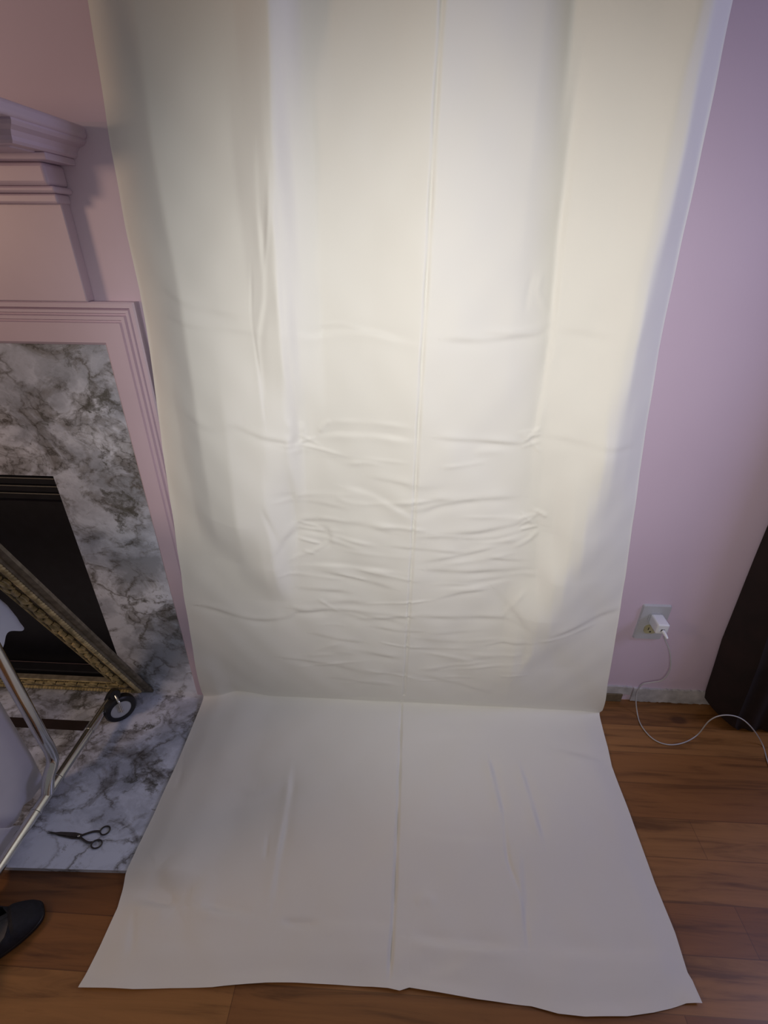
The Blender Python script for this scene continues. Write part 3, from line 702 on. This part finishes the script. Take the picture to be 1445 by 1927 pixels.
for poly, amp, wd, kind in CR:
    P = np.array([px2xv(*p) for p in poly])
    # subdivide smoothly
    tt = np.linspace(0, len(P) - 1, (len(P) - 1) * 5 + 1); P2 = np.stack([np.interp(tt, np.arange(len(P)), P[:, k]) for k in (0, 1)], 1)
    if len(P) > 2: P2[1:-1] = (P2[:-2] + P2[1:-1] * 2 + P2[2:]) / 4
    seg = np.linalg.norm(np.diff(P2, axis=0), axis=1); cum = np.concatenate([[0], np.cumsum(seg)]); tot = cum[-1]
    R = wd * 5
    m = (X > P2[:, 0].min() - R) & (X < P2[:, 0].max() + R) & (V > P2[:, 1].min() - R) & (V < P2[:, 1].max() + R)
    if not m.any(): continue
    qx, qv = X[m], V[m]; best = np.full(qx.shape, 9.); sg = np.zeros(qx.shape); tau = np.zeros(qx.shape)
    for i in range(len(P2) - 1):
        ax, av = P2[i]; dx, dv = P2[i + 1] - P2[i]; l2 = dx * dx + dv * dv + 1e-12
        t = np.clip(((qx - ax) * dx + (qv - av) * dv) / l2, 0, 1); ex, ev = qx - ax - t * dx, qv - av - t * dv; d = np.hypot(ex, ev)
        u = d < best; best = np.where(u, d, best); sg = np.where(u, np.sign(dx * ev - dv * ex), sg); tau = np.where(u, (cum[i] + t * seg[i]) / tot, tau)
    long_ = tot > .5
    tp = np.ones_like(tau) if long_ else np.clip(np.minimum(tau, 1 - tau) * 4 + .08, 0, 1) ** .8
    jig = .75 + .25 * np.sin(tau * tot * 55 + amp * 7)
    pr = np.exp(-(best / wd) ** 2) if kind == 'g' else np.tanh(sg * best / wd) * np.exp(-(best / (2.6 * wd)) ** 2)
    HC[m] += amp * .001 * pr * tp * jig
# gentle low-frequency unevenness
LF = sum(a * np.sin(X * fx + p1) * np.sin(V * fv + p2) for a, fx, fv, p1, p2 in ((.0009, 23, 17, .3, 1.), (.0006, 41, 29, 1.7, .4), (.0004, 67, 53, 2.2, 2.9)))
onwall = ss3(V / .05)
hfloor = np.maximum(0, .0010 + LF * .8 + .6 * np.abs(HC) * 0)
# base corner path
E_ = .022; q = np.sqrt(V * V + E_ * E_)
Z = (V + q) / 2; Y = np.where(V > 0, ybase(V), YJ) - (-V + q) / 2 - .018 * ss3((-.46 - X) / .05) * np.exp(-np.abs(V) / .09)
Y = Y - (H * 2.0 + LF * 1.6) * onwall - HC * 1.35 * ss3((V + .01) / .03)
hearth = .0125 * ss3((-.35 - X) / .10) * ss3((Y + .545) / .04)
ef = ss3(S / .05) * ss3((1 - S) / .05) * ss3((V - vend) / .05)
Z = Z + .0035 + .0055 * ef + hearth + (1 - ss3((V + .01) / .03)) * (HC * 2.6 * ef + LF * 1.2)
# the folded-over front corners lift a touch
Z += .006 * np.exp(-((X - .53) / .025) ** 2) * np.exp(-((V + .60) / .02) ** 2) + .004 * np.exp(-((V - vend) / .012) ** 2) * (.5 + .5 * np.sin(X * 21)) * (V < -.4)
Z = np.maximum(Z, .002 + hearth)
Y = np.minimum(Y, -.0145)
nv, ns = X.shape
me = bpy.data.meshes.new('cloth_backdrop')
co = np.stack([X, Y, Z], -1).reshape(-1, 3)
ii = np.arange(nv * ns).reshape(nv, ns)
quads = np.stack([ii[:-1, :-1], ii[:-1, 1:], ii[1:, 1:], ii[1:, :-1]], -1).reshape(-1, 4)
me.vertices.add(len(co)); me.vertices.foreach_set('co', co.ravel().astype(np.float32))
me.loops.add(quads.size); me.loops.foreach_set('vertex_index', quads.ravel().astype(np.int32))
me.polygons.add(len(quads)); me.polygons.foreach_set('loop_start', np.arange(0, quads.size, 4, dtype=np.int32)); me.polygons.foreach_set('loop_total', np.full(len(quads), 4, dtype=np.int32))
me.polygons.foreach_set('use_smooth', np.ones(len(quads), dtype=bool))
me.update(calc_edges=True); me.validate()
me.materials.append(M_SHEET)
bd = bpy.data.objects.new('cloth_backdrop', me); C.objects.link(bd)
tag(bd, 'long cream cloth backdrop hanging down the wall and spreading over the floor', 'backdrop')
